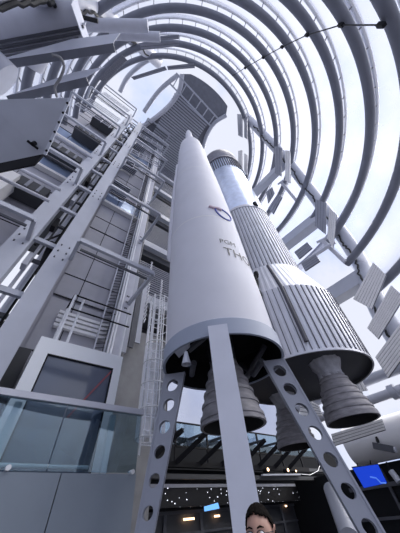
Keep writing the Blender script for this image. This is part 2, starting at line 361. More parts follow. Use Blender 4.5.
# wall panels set back between the posts
BAYS = [(-.1, 2.15), (-4.6, -1.85)]
struct(MB().box(-.25, 2.2, 7.45, 7.6, 0, Z(27.4)), 'wall_shaft', 'panel')
struct(MB().box(-4.8, -1.8, 7.45, 7.6, Z(5.6), Z(25)), 'wall_left', 'panel')
for b, (u0, u1) in enumerate(BAYS):
    side = 'right' if b == 0 else 'left'
    for i, h in enumerate(LV[:-1]):
        hh = h-.5; win = i in ((2, 4) if b == 0 else (2, 3))
        t = thing('cladding_panel', f'grey cladding bay with dark joints {side} of the two wide tower posts, {ORD[i]} level', 'cladding', (u0, 7.4, Z(hh)), 'cladding bays of the tower')
        if b == 1 and i < 1: bpy.data.objects.remove(t); continue
        MB().box(u0, u1, 7.38, 7.44, Z(hh), Z(hh+1.0)).build('lower_sheet', 'louvre_l' if b == 1 and i == 1 else 'panel', t)
        MB().box(u0, u1, 7.38, 7.44, Z(hh+1.04), Z(hh+2.3)).build('middle_sheet', 'panel', t)
        if win:
            MB().box(u0+.02, u1-.02, 7.39, 7.43, Z(hh+2.5), Z(hh+4.2)).build('window_pane', 'bluewin', t, label='bluish window pane')
            MB().box(u0, u1, 7.1, 7.4, Z(hh+2.3), Z(hh+2.5)).build('ledge', 'louvre_l', t, label='pale ledge under the window')
        else: MB().box(u0, u1, 7.38, 7.44, Z(hh+2.34), Z(hh+4.2)).build('upper_sheet', 'panel', t)
        m = MB()
        for q in (.33,): u = u0+(u1-u0)*q; m.box(u-.012, u+.012, 7.365, 7.385, Z(hh), Z(hh+4.2))
        for q in (0, 1.02, 2.32): m.box(u0, u1, 7.365, 7.385, Z(hh+q-.02), Z(hh+q+.02))
        m.build('joint', 'black', t)
for i, h in enumerate(LV[2:6]):
    t = thing('shaft_housing', f'dark ribbed housing box left of the wide posts, {ORD[i]}', 'housing', (-3, 6.5, Z(h-1.2)), 'housings left of the wide posts')
    MB().box(-3.6, -2.0, 6.5, 7.3, Z(h-1.2), Z(h-.6)).build('box', 'dark2', t)
    for k in range(4): MB().box(-3.55+k*.4, -3.45+k*.4, 6.44, 6.5, Z(h-1.2), Z(h-.6)).build('rib', 'louvre', t)
# lift machinery between the two wide posts
struct(MB().box(-2, -.2, 8.0, 8.1, Z(7.6), Z(27.4)), 'wall_lift_shaft', 'dark2')
for u, v, r, lab, mm in ((-1.15, 6.9, .05, 'slim guide rail left', 'steel_l'), (-1.0, 7.3, .09, 'thick pale guide tube centre', 'steel_l'), (-.82, 6.8, .035, 'thin dark hoist cable', 'black'), (-.74, 7.2, .07, 'pale guide tube right', 'steel_l'), (-.7, 6.6, .03, 'thin dark cable right', 'black')):
    solo(MB().tube([(u, v, 0), (u, v, Z(27.4))], r, 8), 'guide_rail', mm, f'{lab} in the dark lift slot between the wide posts', 'guide rail', smooth=True)
for i in range(13):
    h = 2.2+i*2.13
    t = thing('lift_bracket', f'dark crossbar bridging the two wide posts in the lift slot, {ORD[i]} one', 'bracket', (-1, 6.2, Z(h)), 'crossbars of the lift slot')
    MB().bar((-1.3, 6.25, Z(h)), (-.6, 6.25, Z(h)), .12, .16).build('crossbar', 'steel', t)
    MB().bar((-1.25, 6.9, Z(h-.3)), (-.62, 6.9, Z(h-.3)), .1, .12).build('rear_bar', 'steel_d', t)
    MB().box(-1.22, -1.08, 6.5, 6.8, Z(h-.9), Z(h-.35)).build('junction_box', 'black' if i % 2 else 'steel_l', t)
    if i % 2 == 0: MB().bar((-1.25, 6.6, Z(h+.1)), (-.7, 7.0, Z(h+1.9)), .07, .07).build('diagonal', 'black', t)
# rails, mesh and pipes beside the slim post
for k, (u, v, r, mm, lab) in enumerate(((2.02, 7.0, .035, 'rail', 'thin shiny pipe'), (2.12, 7.05, .05, 'rail', 'medium shiny pipe'), (1.92, 7.15, .03, 'black', 'thin black pipe'), (2.55, 7.6, .05, 'rail', 'shiny pipe right of the post'), (2.75, 7.8, .06, 'steel_d', 'dark pipe nearest the white rocket'))):
    solo(MB().tube([(u, v, Z(2)), (u, v, Z(27))], r, 8), 'riser_pipe', mm, f'{lab} rising beside the slim tower post', 'pipe', smooth=True)
m = MB()
for i in range(150): z = Z(2.5+i*.155); m.bar((1.62, 7.05, z), (1.9, 7.05, z+.1), .025, .03)
t = thing('cable_ladder', 'long narrow dark cable ladder left of the slim tower post', 'cable ladder', (1.75, 7.05, Z(2)))
m.build('rungs', 'steel_d', t)
for u in (1.6, 1.92): MB().box(u-.02, u+.02, 7.0, 7.1, Z(2), Z(26)).build('side_rail', 'steel_l', t)
# dense stair flights towards the top of the tower
for i in range(5):
    h = 15.2+i*2.5
    t = thing('stair_guard', f'small tubular stair guard high on the tower, {ORD[i]} of five', 'railing', (.3, 6, Z(h)), 'stair guards near the tower top')
    for dz in (0, .45, .9): MB().bar((-.1, 5.9, Z(h+dz)), (2.2, 5.9, Z(h+dz+.9)), .05, .05).build('rail', 'steel_l', t)
    for k in range(5): u = -.05+k*.55; MB().bar((u, 5.9, Z(h-.2+.36*k)), (u, 5.9, Z(h+.95+.36*k)), .05, .05).build('upright', 'steel_l', t)
for i in range(4):
    h = 18.5+i*2.4
    t = thing('stair_guard', f'small tubular guard left of the wide posts near the bright opening, {ORD[i]} of four', 'railing', (-3, 5.6, Z(h)), 'guards left of the wide posts')
    for dz in (0, .45, .9): MB().bar((-4.2, 5.6, Z(h+dz)), (-1.8, 5.6, Z(h+dz+.3)), .05, .05).build('rail', 'steel_l', t)
    for k in range(5): u = -4.15+k*.55; MB().bar((u, 5.6, Z(h-.2+.06*k)), (u, 5.6, Z(h+.95+.12*k)), .05, .05).build('upright', 'steel_l', t)
for i, h in enumerate(LV[3:]):
    t = thing('stair_landing', f'dark perforated stair landing inside the tower top, {ORD[i]} of four', 'landing', (1, 6.6, Z(h-1)), 'stair landings near the tower top')
    MB().box(-.1, .9, 6.3, 7.3, Z(h-1.1), Z(h-1)).build('deck', 'dark2', t)
    m = MB()
    for k in range(9): m.box(-.1, .9, 6.3+k*.115, 6.33+k*.115, Z(h-1.2), Z(h-1.1))
    m.build('bearers', 'steel', t)
# left rails under the reflector slab
for k, (v, h, r) in enumerate(((5.6, 8.6, .07), (5.5, 7.5, .06), (5.75, 11.3, .08), (5.8, 13.1, .07))):
    lab = ['second lowest', 'lowest', 'third lowest', 'highest'][k]
    solo(MB().tube([(-4.8, v, Z(h)), (-1.5, v, Z(h+.1))], r, 10), 'side_rail', 'steel_l', f'horizontal tube left of the wide posts behind the guard frames, {lab}', 'pipe', smooth=True)
m = MB(); m.box(-4.0, -3.0, 6.3, 7.0, Z(6.9), Z(9.4)); solo(m, 'vent_housing', 'louvre_l', 'pale corrugated box housing at the left edge under the reflector slab', 'housing')
# ---------------------------------------------------------------- lift cabin (white framed box) with black rail
t = thing('lift_cabin', 'white framed lift cabin with smoked glass above the glass balustrade', 'lift cabin', (1.1, 5.9, Z(.72)))
u0, u1, v0, z0, z1 = .13, 2.15, 5.9, Z(.74), Z(3.22)
m = MB(); m.box(u0, u0+.27, v0, v0+.1, z0, z1); m.box(u1-.2, u1, v0, v0+.1, z0, z1); m.box(u0+.27, u1-.2, v0, v0+.1, z1-.36, z1); m.build('front_frame', 'bright', t)
m = MB(); m.box(u0, u0+.05, v0+.1, 7.2, z0, z1); m.box(u1-.05, u1, v0+.1, 7.2, z0, z1); m.box(u0+.05, u1-.05, v0+.1, 7.2, z1-.08, z1); m.build('body', 'whitebox', t)
MB().box(u0+.27, u1-.2, v0+.04, v0+.06, z0, z1-.36).build('glass_front', M['slate'], t)
MB().bar((u1-.22, v0+.03, z1-.42), (u0+1.1, v0+.03, z0+.95), .02, .035).build('reflected_strip', 'red', t, label='red reflection painted as a strip across the smoked glass')  # reflection in the glass, made as a thin red bar
m = MB(); m.box(u0+.27, u1-.2, v0+.0, v0+.035, z1-.39, z1-.36); m.box(u0+.27, u0+.3, v0, v0+.035, z0, z1-.36); m.box(u1-.23, u1-.2, v0, v0+.035, z0, z1-.36); m.build('gasket', 'black', t)
t = thing('rooftop_railing', 'black two rail railing standing on the white framed lift cabin', 'railing', (1, 6.3, z1))
for h in (4.95, 4.45): MB().tube([(.45, 6.3, Z(h)), (2.3, 6.3, Z(h))], .025, 8).build('rail', 'black', t, True)
MB().tube([(.45, 6.3, Z(4.95)), (.45, 7.1, Z(4.95))], .025, 8).build('rail', 'black', t, True)
for u, v in ((.47, 6.3), (.75, 6.4), (2.2, 6.35), (.47, 7.05)): MB().tube([(u, v, z1), (u, v, Z(4.95))], .035, 8).build('upright', 'rail', t, True)
t = thing('vent_grille', 'white slatted grille behind the black railing above the lift cabin', 'grille', (1.0, 7.2, Z(4.3)))
for k in range(4): MB().box(.3, 2.0, 7.2, 7.34, Z(4.35+k*.16), Z(4.45+k*.16)).build('slat', 'whitebox', t)
solo(MB().tube(smooth_pts([at_v(x, y, 6.45) for x, y in ((52, 243), (46, 257), (36, 284), (20, 312), (2, 338))]), .1, 8), 'cable_chain', 'black', 'thick black cable chain slanting down the lift slot at left', 'cable', smooth=True)
# ---------------------------------------------------------------- concrete wall and caged ladder
struct(MB().box(2.35, 4.4, 8.0, 8.3, 0, Z(5.6)), 'wall_concrete', 'concrete')
lx, ly = 3.25, 6.1
t = thing('caged_ladder', 'silver vertical ladder in a round wire cage left of the white rocket base', 'ladder', (lx, ly, Z(1.2)))
for dx in (-.18, .18): MB().tube([(lx+dx, ly+.12, Z(1.2)), (lx+dx, ly+.12, Z(6.2))], .025, 8).build('stile', 'rail', t, True)
for i in range(16): MB().tube([(lx-.18, ly+.12, Z(1.4+i*.3)), (lx+.18, ly+.12, Z(1.4+i*.3))], .014, 6).build('rung', 'rail', t)
for i in range(8):
    z = Z(1.5+i*.62); MB().tube([(lx+.34*cos(a), ly+.34*sin(a), z) for a in [2*pi*k/24 for k in range(24)]], .018, 6, closed=True).build('cage_hoop', 'rail', t, True)
for k in range(12): a = 2*pi*k/12; MB().tube([(lx+.34*cos(a), ly+.34*sin(a), Z(1.5)), (lx+.34*cos(a), ly+.34*sin(a), Z(5.9))], .017, 5).build('cage_bar', 'rail', t)
MB().lathe([(.33, Z(1.45)), (.33, Z(3.9))], (lx, ly), 24).build('clear_sleeve', 'film', t, True, label='clear plastic sleeve round the lower cage')
for i, u in enumerate((2.62, 2.86, 3.1)):
    solo(MB().box(u, u+.2, 7.55, 7.62, Z(4.3+.25*i), Z(8.2)), 'hanging_board', 'steel_d' if i == 1 else 'steel', ['left', 'middle', 'right'][i]+' one of three tall boards hanging beside the slim tower post', 'board', 'tall boards beside the slim post')
for i, (px, py0, py1) in enumerate(((152, 262, 325), (162, 280, 335))):
    a = at_v(px, py0, 7.6); b = Vector((a.x, a.y, at_v(px, py1, 7.6).z))
    m = MB(); L = a.z-b.z; n = 34
    for k in range(n):
        z = b.z+L*(k+.5)/n; d = Vector((.05, 0, 0)) if k % 2 else Vector((0, .05, 0)); hl = L/n*.62
        m.tube([Vector((a.x, a.y, z))+d*cos(2*pi*q/8)+Vector((0, 0, hl*sin(2*pi*q/8))) for q in range(8)], .016, 5, closed=True)
    solo(m, 'hanging_chain', 'rail', ['pale link chain hanging above the ladder cage, left of two', 'pale link chain hanging beside the white rocket, right of two'][i], 'chain', 'chains beside the white rocket')
# ---------------------------------------------------------------- glass balustrade at lower left
t = thing('glass_balustrade', 'glass balustrade with grey top rail over a slate panel at lower left', 'balustrade', (0, 5.18, 0))
MB().box(-4.6, 2.53, 5.08, 5.2, Z(1.66), Z(1.76)).build('top_rail', 'steel_l', t)
for a, b in ((-4.6, -1.4), (-1.38, 1.0), (1.02, 2.5)): MB().box(a, b, 5.13, 5.15, Z(.74), Z(1.66)).build('glass_pane', 'glass', t)
for px in (106, 6):
    p = at_v(px, 450 if px > 50 else 430, 5.32); MB().box(p.x-.05, p.x+.05, 5.24, 5.34, Z(.55), Z(1.64)).build('mullion', 'bright', t, label='pale upright behind the glass')
MB().box(-4.6, 1.22, 5.1, 5.18, 0.02, Z(.72)).build('kick_panel', 'kick', t)
MB().box(1.235, 2.5, 5.1, 5.18, 0.02, Z(.72)).build('kick_panel', 'kick', t)
p = at_v(0, 465, 5.3); q = at_v(88, 468, 5.3); MB().tube([p+Vector((-1.5, 0, 0)), Vector((q.x, 5.3, p.z))], .028, 8).build('handrail', 'bright', t, True)
for px, py in ((8, 468), (132, 472)):
    p = at_v(px, py, 5.1); MB().tube([p+Vector((0, -.04, 0)), p+Vector((0, .1, 0))], .035, 14).build('glass_clamp', 'whitebox', t, True)
struct(MB().box(-4.6, 2.5, 5.2, 7.4, Z(.45), Z(.6)), 'trim_2', 'steel_d', label='dark landing slab behind the glass balustrade')
struct(MB().box(-4.6, .1, 7.0, 7.2, Z(.6), Z(3.4)), 'wall_landing', 'dark2')
# ---------------------------------------------------------------- white rocket
TX, TY = 3.30, 3.28
t = thing('white_rocket', 'tall white tapering rocket with pointed nose standing on perforated legs', 'rocket', (TX, TY, Z(2.2)))
prof = [(1.165, Z(2.23)), (1.18, Z(3.6)), (1.16, Z(5)), (1.15, Z(7.15)), (1.08, Z(10.3)), (1.0, Z(12.5)), (.945, Z(14.0)), (.88, Z(16.5)), (.78, Z(18.1)), (.66, Z(18.6)), (.5, Z(18.9))]
def thor_r(z):
    for (r0, z0), (r1, z1) in zip(prof, prof[1:]):
        if z <= z1: return r0+(r1-r0)*(z-z0)/(z1-z0)
    return .5
fine = []
for (r0, z0), (r1, z1) in zip(prof, prof[1:]):
    for k in range(4): fine.append((r0+(r1-r0)*k/4, z0+(z1-z0)*k/4))
fine.append(prof[-1])
body = MB().lathe(fine, (TX, TY), 96, (False, True)).build('body', 'white', t, True)
MB().lathe([(.48, Z(18.9)), (.42, Z(19.5)), (.30, Z(20.3)), (.30, Z(21.6)), (.27, Z(22.6)), (.19, Z(23.4)), (.10, Z(24.0)), (.02, Z(24.35))], (TX, TY), 40, (True, True)).build('nose_cone', 'white', t, True)
MB().lathe([(1.175, Z(2.12)), (1.22, Z(2.12)), (1.22, Z(2.43)), (1.185, Z(2.46)), (1.17, Z(2.46)), (1.175, Z(2.12))], (TX, TY), 96).build('base_ring', 'ring', t, True)
for hz in (6.2, 11.0): MB().lathe([(thor_r(Z(hz))+.004, Z(hz)), (thor_r(Z(hz))+.006, Z(hz+.02)), (thor_r(Z(hz))+.004, Z(hz+.04))], (TX, TY), 96).build('seam', 'louvre_l', t)
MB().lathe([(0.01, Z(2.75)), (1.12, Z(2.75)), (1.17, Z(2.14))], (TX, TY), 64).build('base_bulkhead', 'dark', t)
# conduit down the left side
def onthor(a, z, e=0): r = thor_r(z)+e; return Vector((TX+r*cos(a), TY+r*sin(a), z))
aL = atan2(-TY, -TX)-1.28
MB().tube([onthor(aL, Z(h), .02) for h in (5.3, 5.5, 6.5, 8, 10, 12, 14, 14.3)], [.02, .09, .09, .09, .085, .08, .08, .02], 12).build('conduit', 'white', t, True)
# openings under the skirt: small engine housing and vernier
p = at_d(182, 348, 5.3); 
MB().slab([at_h(174, 352, 2.24), at_h(184, 343, 2.24), at_h(190, 347, 2.24), at_h(179, 358, 2.24)], .2, (0, 0, 1)).build('vernier_housing', 'legw', t, label='pale box under the skirt')
MB().lathe([(.03, 0), (.04, -.06), (.07, -.18), (.08, -.22)], (0, 0), 20).build('x', 'steel')
ob = bpy.data.objects['x']; ob.name = 'vernier_nozzle'; ob.parent = t; pp = at_h(186, 352, 2.0); ob.location = pp-t.location; ob['label'] = 'small pale nozzle under the skirt'
# main engine
def bell(parent, cx, cy, ztop, zbot, rt, rb, bands, name='nozzle'):
    prof = []
    for k in range(15):
        q = k/14; r = rt+(rb-rt)*(1-(1-q)**1.25)
        prof.append((r, ztop+(zbot-ztop)*q))
    o = MB().lathe(prof, (cx, cy), 56).build(name, 'nozzle', parent, True)
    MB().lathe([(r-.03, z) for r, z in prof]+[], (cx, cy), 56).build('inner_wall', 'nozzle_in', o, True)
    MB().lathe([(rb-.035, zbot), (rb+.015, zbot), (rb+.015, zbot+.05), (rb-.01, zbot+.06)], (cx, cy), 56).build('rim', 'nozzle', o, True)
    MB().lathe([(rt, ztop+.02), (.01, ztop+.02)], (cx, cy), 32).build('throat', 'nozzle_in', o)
    for q in bands:
        r = rt+(rb-rt)*(1-(1-q)**1.25); z = ztop+(zbot-ztop)*q
        MB().lathe([(r-.01, z-.035), (r+.022, z-.03), (r+.026, z), (r+.018, z+.03), (r-.01, z+.035)], (cx, cy), 56).build('band', 'nozzle', o, True)
    m = MB()
    for k in range(40):
        a = 2*pi*k/40; m.tube([(cx+(r+.002)*cos(a), cy+(r+.002)*sin(a), z) for r, z in prof], .006, 4)
    return o
bell(t, TX+.02, TY, Z(2.2), Z(1.09), .26, .55, (.2, .38, .55, .72, .9))
m = MB(); m.tube([(TX, TY, Z(2.2)), (TX, TY, Z(2.8))], .28, 20); m.build('thrust_chamber', 'dark2', t, True)
m = MB()
for a, b in (((.5, -.6, 2.1), (.9, .3, 2.5)), ((-.6, .2, 2.15), (-.2, .9, 2.5)), ((.4, .5, 2.1), (.9, -.5, 2.6)), ((-.3, -.8, 2.6), (-.8, .1, 2.3))):
    m.tube([(TX+a[0], TY+a[1], Z(a[2])), (TX+(a[0]+b[0])/2, TY+(a[1]+b[1])/2, Z(a[2])-.05), (TX+b[0], TY+b[1], Z(b[2]))], .06, 8)
m.build('plumbing', 'steel_d', t, True)
# lettering and emblem wrapped on the body
def ray_thor(px, py, hz):
    r = ray(px, py); R0 = thor_r(Z(hz)); o_ = Vector((-TX, -TY)); d = Vector((r.x, r.y))
    A = d.dot(d); B = 2*o_.dot(d); Cc = o_.dot(o_)-R0*R0; disc = max(0, B*B-4*A*Cc); s_ = (-B-sqrt(disc))/(2*A)
    return atan2(r.y*s_-TY, r.x*s_-TX), EYE+r.z*s_
def wrap(parent, txt, size, px, py, hz, m, name, wf=.9):
    cu = bpy.data.curves.new(name, 'FONT'); cu.body = txt; cu.size = size; cu.resolution_u = 3; tmp = bpy.data.objects.new('tmp', cu); C.objects.link(tmp)
    bpy.context.view_layer.update(); dg = bpy.context.evaluated_depsgraph_get(); me = bpy.data.meshes.new_from_object(tmp.evaluated_get(dg)); bpy.data.objects.remove(tmp)
    bm = bmesh.new(); bm.from_mesh(me); bmesh.ops.triangulate(bm, faces=bm.faces); bmesh.ops.subdivide_edges(bm, edges=[e for e in bm.edges if e.calc_length() > .06], cuts=2)
    a0, z0_ = ray_thor(px, py, hz); off = parent_world(parent)
    for v in bm.verts:
        z_ = z0_+v.co.y; a = a0+v.co.x*wf/thor_r(z_); v.co = onthor(a, z_, .008)-off
    bm.to_mesh(me); bm.free(); me.materials.clear(); me.materials.append(M[m]); ob = bpy.data.objects.new(name, me); C.objects.link(ob); ob.parent = parent; return ob
wrap(t, 'THOR', .46, 224.5, 255, 5.2, 'ink', 'lettering')['label'] = 'black letters THOR'
wrap(t, 'PGM', .27, 219.5, 243, 5.8, 'ink', 'lettering')['label'] = 'small black letters PGM'
def blob(pixels, hz, m, name, lab, closed=True, wd=.05):
    pts = []
    for px, py in pixels: a, z_ = ray_thor(px, py, hz); pts.append(onthor(a, z_, .008))
    mb = MB(); mb.tube(pts, wd, 6, closed=closed); mb.build(name, m, t, True, label=lab)
E8 = [(217+(11*cos(a)*.86-2.6*sin(a)*.52), 0) for a in [0]]
pts = []
for k in range(24):
    a = 2*pi*k/24; x, y = 9.5*cos(a), 3.0*sin(a); th = radians(38); pts.append((223+x*cos(th)-y*sin(th), 214.5+x*sin(th)+y*cos(th)))
blob(pts, 7.2, 'navy', 'emblem', 'blue elliptical swoosh emblem', True, .03)
blob([(209, 207), (213, 208.5), (217, 209), (221, 211)], 7.2, 'pink', 'emblem', 'faded pink cloud shape beside the swoosh', False, .06)
# ---------------------------------------------------------------- launch stand: four splayed legs
ls = thing('launch_stand', 'pale four legged stand with round holes carrying the white rocket', 'launch stand', (TX, TY, 0))
yv = Vector((-TX, -TY, 0)).normalized(); xv = Vector((-yv.y, yv.x, 0))       # yv towards the camera
def plate(outline, holes, th):
    cu = bpy.data.curves.new('p', 'CURVE'); cu.dimensions = '2D'; cu.fill_mode = 'BOTH'; cu.extrude = th/2
    for loop in [outline]+holes:
        sp = cu.splines.new('POLY'); sp.points.add(len(loop)-1); sp.use_cyclic_u = True
        for i, (x, y) in enumerate(loop): sp.points[i].co = (x, y, 0, 1)
    tmp = bpy.data.objects.new('tmp', cu); C.objects.link(tmp); bpy.context.view_layer.update(); dg = bpy.context.evaluated_depsgraph_get()
    me = bpy.data.meshes.new_from_object(tmp.evaluated_get(dg)); bpy.data.objects.remove(tmp); return me
def leg(dirv, r_top, r_bot, ztop, w_top, w_bot, tang_top, tang_bot, holes=True):
    side = Vector((-dirv.y, dirv.x, 0)); c = Vector((TX, TY, 0)); L = ztop
    def P(q, off, tg): rr = r_bot+(r_top-r_bot)*q; return c+dirv*(rr+off)+side*tg+Vector((0, 0, L*q))
    m = MB()
    for sg in ((1, -1)):
        a0, a1 = sg*w_bot/2, sg*w_top/2; e0, e1 = a0-sg*.03, a1-sg*.03
        m.hexa([P(0, e0, -tang_bot/2), P(0, a0, -tang_bot/2), P(0, a0, tang_bot/2), P(0, e0, tang_bot/2), P(1, e1, -tang_top/2), P(1, a1, -tang_top/2), P(1, a1, tang_top/2), P(1, e1, tang_top/2)])
    m.build('leg', 'legg' if holes else 'legw', ls); legob = C.objects[-1]  # light painted in: front leg in the lit tone, others in the shaded one
    for sg in (1, -1):
        hs = []
        n = 11
        for k in range(n):
            q = .04+.9*k/(n-1); wq = w_bot+(w_top-w_bot)*q; rad = min(.11, wq*.27)
            hs.append([(q*L+rad*cos(2*pi*j/20), rad*sin(2*pi*j/20)) for j in range(20)])
        me = plate([(0, -w_bot/2+.03), (0, w_bot/2-.03), (L, w_top/2-.03), (L, -w_top/2+.03)], hs if holes else [], .02)
        off = parent_world(ls)
        for v in me.vertices:
            q = v.co.x/L; tg = sg*((tang_bot+(tang_top-tang_bot)*q)/2-.02)
            v.co = P(q, v.co.y, tg+v.co.z)-off
        me.materials.clear(); me.materials.append(M['legg']); o = bpy.data.objects.new('perforated_web', me); C.objects.link(o); o.parent = legob
leg(-xv if xv.x > 0 else xv, 1.0, 1.72, Z(2.1), .42, .15, .12, .05)
leg(xv if xv.x > 0 else -xv, 1.0, 1.85, Z(2.1), .42, .22, .14, .08)
leg(yv, 1.22, 1.50, Z(2.25), .16, .16, .33, .25, False)
leg(-yv, 1.25, 1.5, Z(2.1), .3, .2, .3, .25)
# ---------------------------------------------------------------- silver rocket
BX, BY = 7.27, 3.79
b = thing('silver_rocket', 'large silver corrugated rocket with two hanging engine bells', 'rocket', (BX, BY, Z(2.9)))
def corr(n, amp):
    return lambda a, z: 1+amp*(1 if (a*n/(2*pi)) % 1 < .3 else 0)
MB().lathe([(1.51, Z(11.6)), (1.62, Z(20.3))], (BX, BY), 96).build('upper_tank', 'tank', b, True, label='smooth polished blue-silver tank')
MB().lathe([(1.63, Z(20.2)), (1.70, Z(20.3)), (1.70, Z(21.8)), (1.6, Z(22.6)), (1.35, Z(23.3)), (.8, Z(23.9)), (.3, Z(24.1)), (.01, Z(24.15))], (BX, BY), 72).build('top_dome', 'dome', b, True, label='dark domed cap')
m = MB()
for k in range(56):
    a = 2*pi*k/56; c_ = Vector((BX+1.64*cos(a), BY+1.64*sin(a), 0)); m.bar(c_+Vector((0, 0, Z(18.2))), c_+Vector((0, 0, Z(20.2))), .06, .06, up=(cos(a), sin(a), 0))
m.build('cap_fringe', 'groove', b, label='dark fringe of short bars under the cap')
MB().lathe([(1.63, Z(20.1)), (1.72, Z(20.1)), (1.72, Z(20.35)), (1.63, Z(20.35))], (BX, BY), 72).build('cap_ring', 'dome', b)
def ribbed(prof, n, name, m, amp=.04):
    mb = MB(); N = n*6
    mb.lathe(prof, (BX, BY), N, rf=lambda a, z: 1+(amp if int(round(a/(2*pi)*N)) % 6 in (1, 2, 3) else (-amp*.0 if int(round(a/(2*pi)*N)) % 6 in (4, 5) else 0)))
    return mb.build(name, m, b, False)
ribbed([(1.52, Z(5.9)), (1.52, Z(11.6))], 60, 'corrugated_body', 'silver', .010)
m = MB()
for k in range(60):
    a = 2*pi*(k+.78)/60; c_ = Vector((BX+1.5*cos(a), BY+1.5*sin(a), 0)); m.bar(c_+Vector((0, 0, Z(6))), c_+Vector((0, 0, Z(11.5))), .024, .075, up=(cos(a), sin(a), 0))
m.build('body_grooves', 'groove', b)
MB().lathe([(1.52, Z(11.5)), (1.56, Z(11.5)), (1.56, Z(11.7)), (1.5, Z(11.7))], (BX, BY), 72).build('tank_ring', 'silver', b)
ribbed([(1.97, Z(2.78)), (2.03, Z(5.0)), (1.56, Z(6.6))], 68, 'engine_skirt', 'silver', .004)
m = MB()
for k in range(68):
    a = 2*pi*(k+.8)/68; e = Vector((cos(a), sin(a), 0)); c_ = Vector((BX, BY, 0))
    m.bar(c_+e*1.955+Vector((0, 0, Z(2.8))), c_+e*2.015+Vector((0, 0, Z(4.98))), .02, .07, up=e)
    m.bar(c_+e*2.015+Vector((0, 0, Z(4.98))), c_+e*1.55+Vector((0, 0, Z(6.55))), .018, .04, up=e)
m.build('skirt_grooves', 'groove', b)
MB().lathe([(1.94, Z(2.74)), (1.985, Z(2.74)), (1.985, Z(2.8)), (1.95, Z(2.84))], (BX, BY), 96).build('skirt_lip', 'silver', b, True)
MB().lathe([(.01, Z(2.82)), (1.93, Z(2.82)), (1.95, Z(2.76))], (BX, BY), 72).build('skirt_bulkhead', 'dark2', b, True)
MB().lathe([(1.58, Z(5.85)), (1.66, Z(5.85)), (1.66, Z(6.0)), (1.58, Z(6.0))], (BX, BY), 72, a0=pi*.75, a1=pi*1.3).build('skirt_band', 'black', b)
# seam between the two fairings and the small bracket
aS = atan2(-BY, -BX)+.2
def onbs(a, r, h): return Vector((BX+r*cos(a), BY+r*sin(a), Z(h)))
MB().tube([onbs(aS, 2.06, 3.0), onbs(aS, 2.06, 5.0), onbs(aS, 1.6, 6.5)], .06, 8).build('fairing_seam', 'groove', b, True)
aB = aS-.35
m = MB(); m.tube([onbs(aB, 1.66, 6.2), onbs(aB, 1.85, 5.7), onbs(aB-.04, 2.08, 5.0)], .07, 8); m.tube([onbs(aB+.03, 1.66, 6.3), onbs(aB+.05, 1.7, 5.6)], .09, 8); m.tube([onbs(aB-.1, 2.1, 4.95), onbs(aB+.03, 2.1, 4.95)], .11, 8); m.build('hinge_bracket', 'black', b, True)
for px, py in ((229.5, 211), (256, 206)):
    r_ = ray(px, py); p = EYEP+r_*(7.15/sqrt(r_.x**2+r_.y**2)); MB().tube([p, p+Vector((0, 0, .35))], .12, 10).build('lug', 'black', b)
def uvw(x, y): return (x*s48+y*c48, -x*c48+y*s48)
for (x, y) in ((3.18, 6.57), (2.34, 8.88)):
    cx, cy = uvw(x, y)
    MB().lathe([(.42, Z(2.83)), (.38, Z(2.7)), (.31, Z(2.58)), (.30, Z(2.45)), (.33, Z(2.36))], (cx, cy), 40, rf=lambda a, z: 1+.05*sin(9*a+z*7)+.03*sin(17*a-z*15)).build('cloth_collar', 'cloth', b, True, label='crinkled grey cloth collar above the bell')
    bell(b, cx, cy, Z(2.4), Z(1.39), .31, .585, (.12, .35, .5, .65, .8, .92))
# service cradle under the silver rocket
t = thing('support_cradle', 'black braced cradle standing on the walkway below the silver rocket bells', 'support frame', (7.3, 6.6, Z(-.2)))
# ---------------------------------------------------------------- hall behind: walkway, fascia, glazing
BV = 9.2
struct(MB().box(2.6, 12.8, BV-.05, 12.5, Z(.97), Z(1.06)), 'trim_3', 'steel_l', label='grey edge strip along the walkway')
struct(MB().box(2.6, 20, BV-.02, BV+.1, Z(.5), Z(.98)), 'trim_4', 'stars', label='black fascia speckled with small white lights')
struct(MB().box(2.6, 20, BV+.02, 12.5, Z(1.06), Z(1.45)), 'trim_5', 'dark', label='black walkway upstand')
struct(MB().box(2.6, 20, BV-.25, BV+.1, Z(1.5), Z(1.62)), 'trim_6', 'dark2', label='charcoal ledge above the black band')
struct(MB().box(2.6, 20, BV+.1, 16, Z(.44), Z(.5)), 'ceiling_hall', 'dark')
struct(MB().box(-6, 24, 12.5, 12.7, 0, Z(3.3)), 'wall_hall', 'dark')
struct(MB().box(12.9, 13.1, -4, 12.5, 0, Z(1.15)), 'wall_right', 'dark')
m = MB()
struct(MB().box(-30, 40, -30, 40, -.1, 0), 'floor', 'floor')
for i in range(6):
    v = -3+i*1.6
    t = thing('glazed_partition', f'dark glazed partition bay below the thick white tube, {ORD[i]} counted from the front'.replace('lowest', 'nearest'), 'partition', (12.75, v, 0), 'glazed partition bays at right')
    MB().box(12.76, 12.78, v+.06, v+1.54, .1, Z(.5)).build('glass_pane', 'dark', t)
    m = MB(); m.box(12.7, 12.8, v, v+.08, 0, Z(1.0)); m.box(12.7, 12.8, v+.08, v+1.6, Z(.5), Z(.62)); m.box(12.7, 12.8, v+.08, v+1.6, Z(-.3), Z(-.22)); m.build('frame', 'steel_d', t)
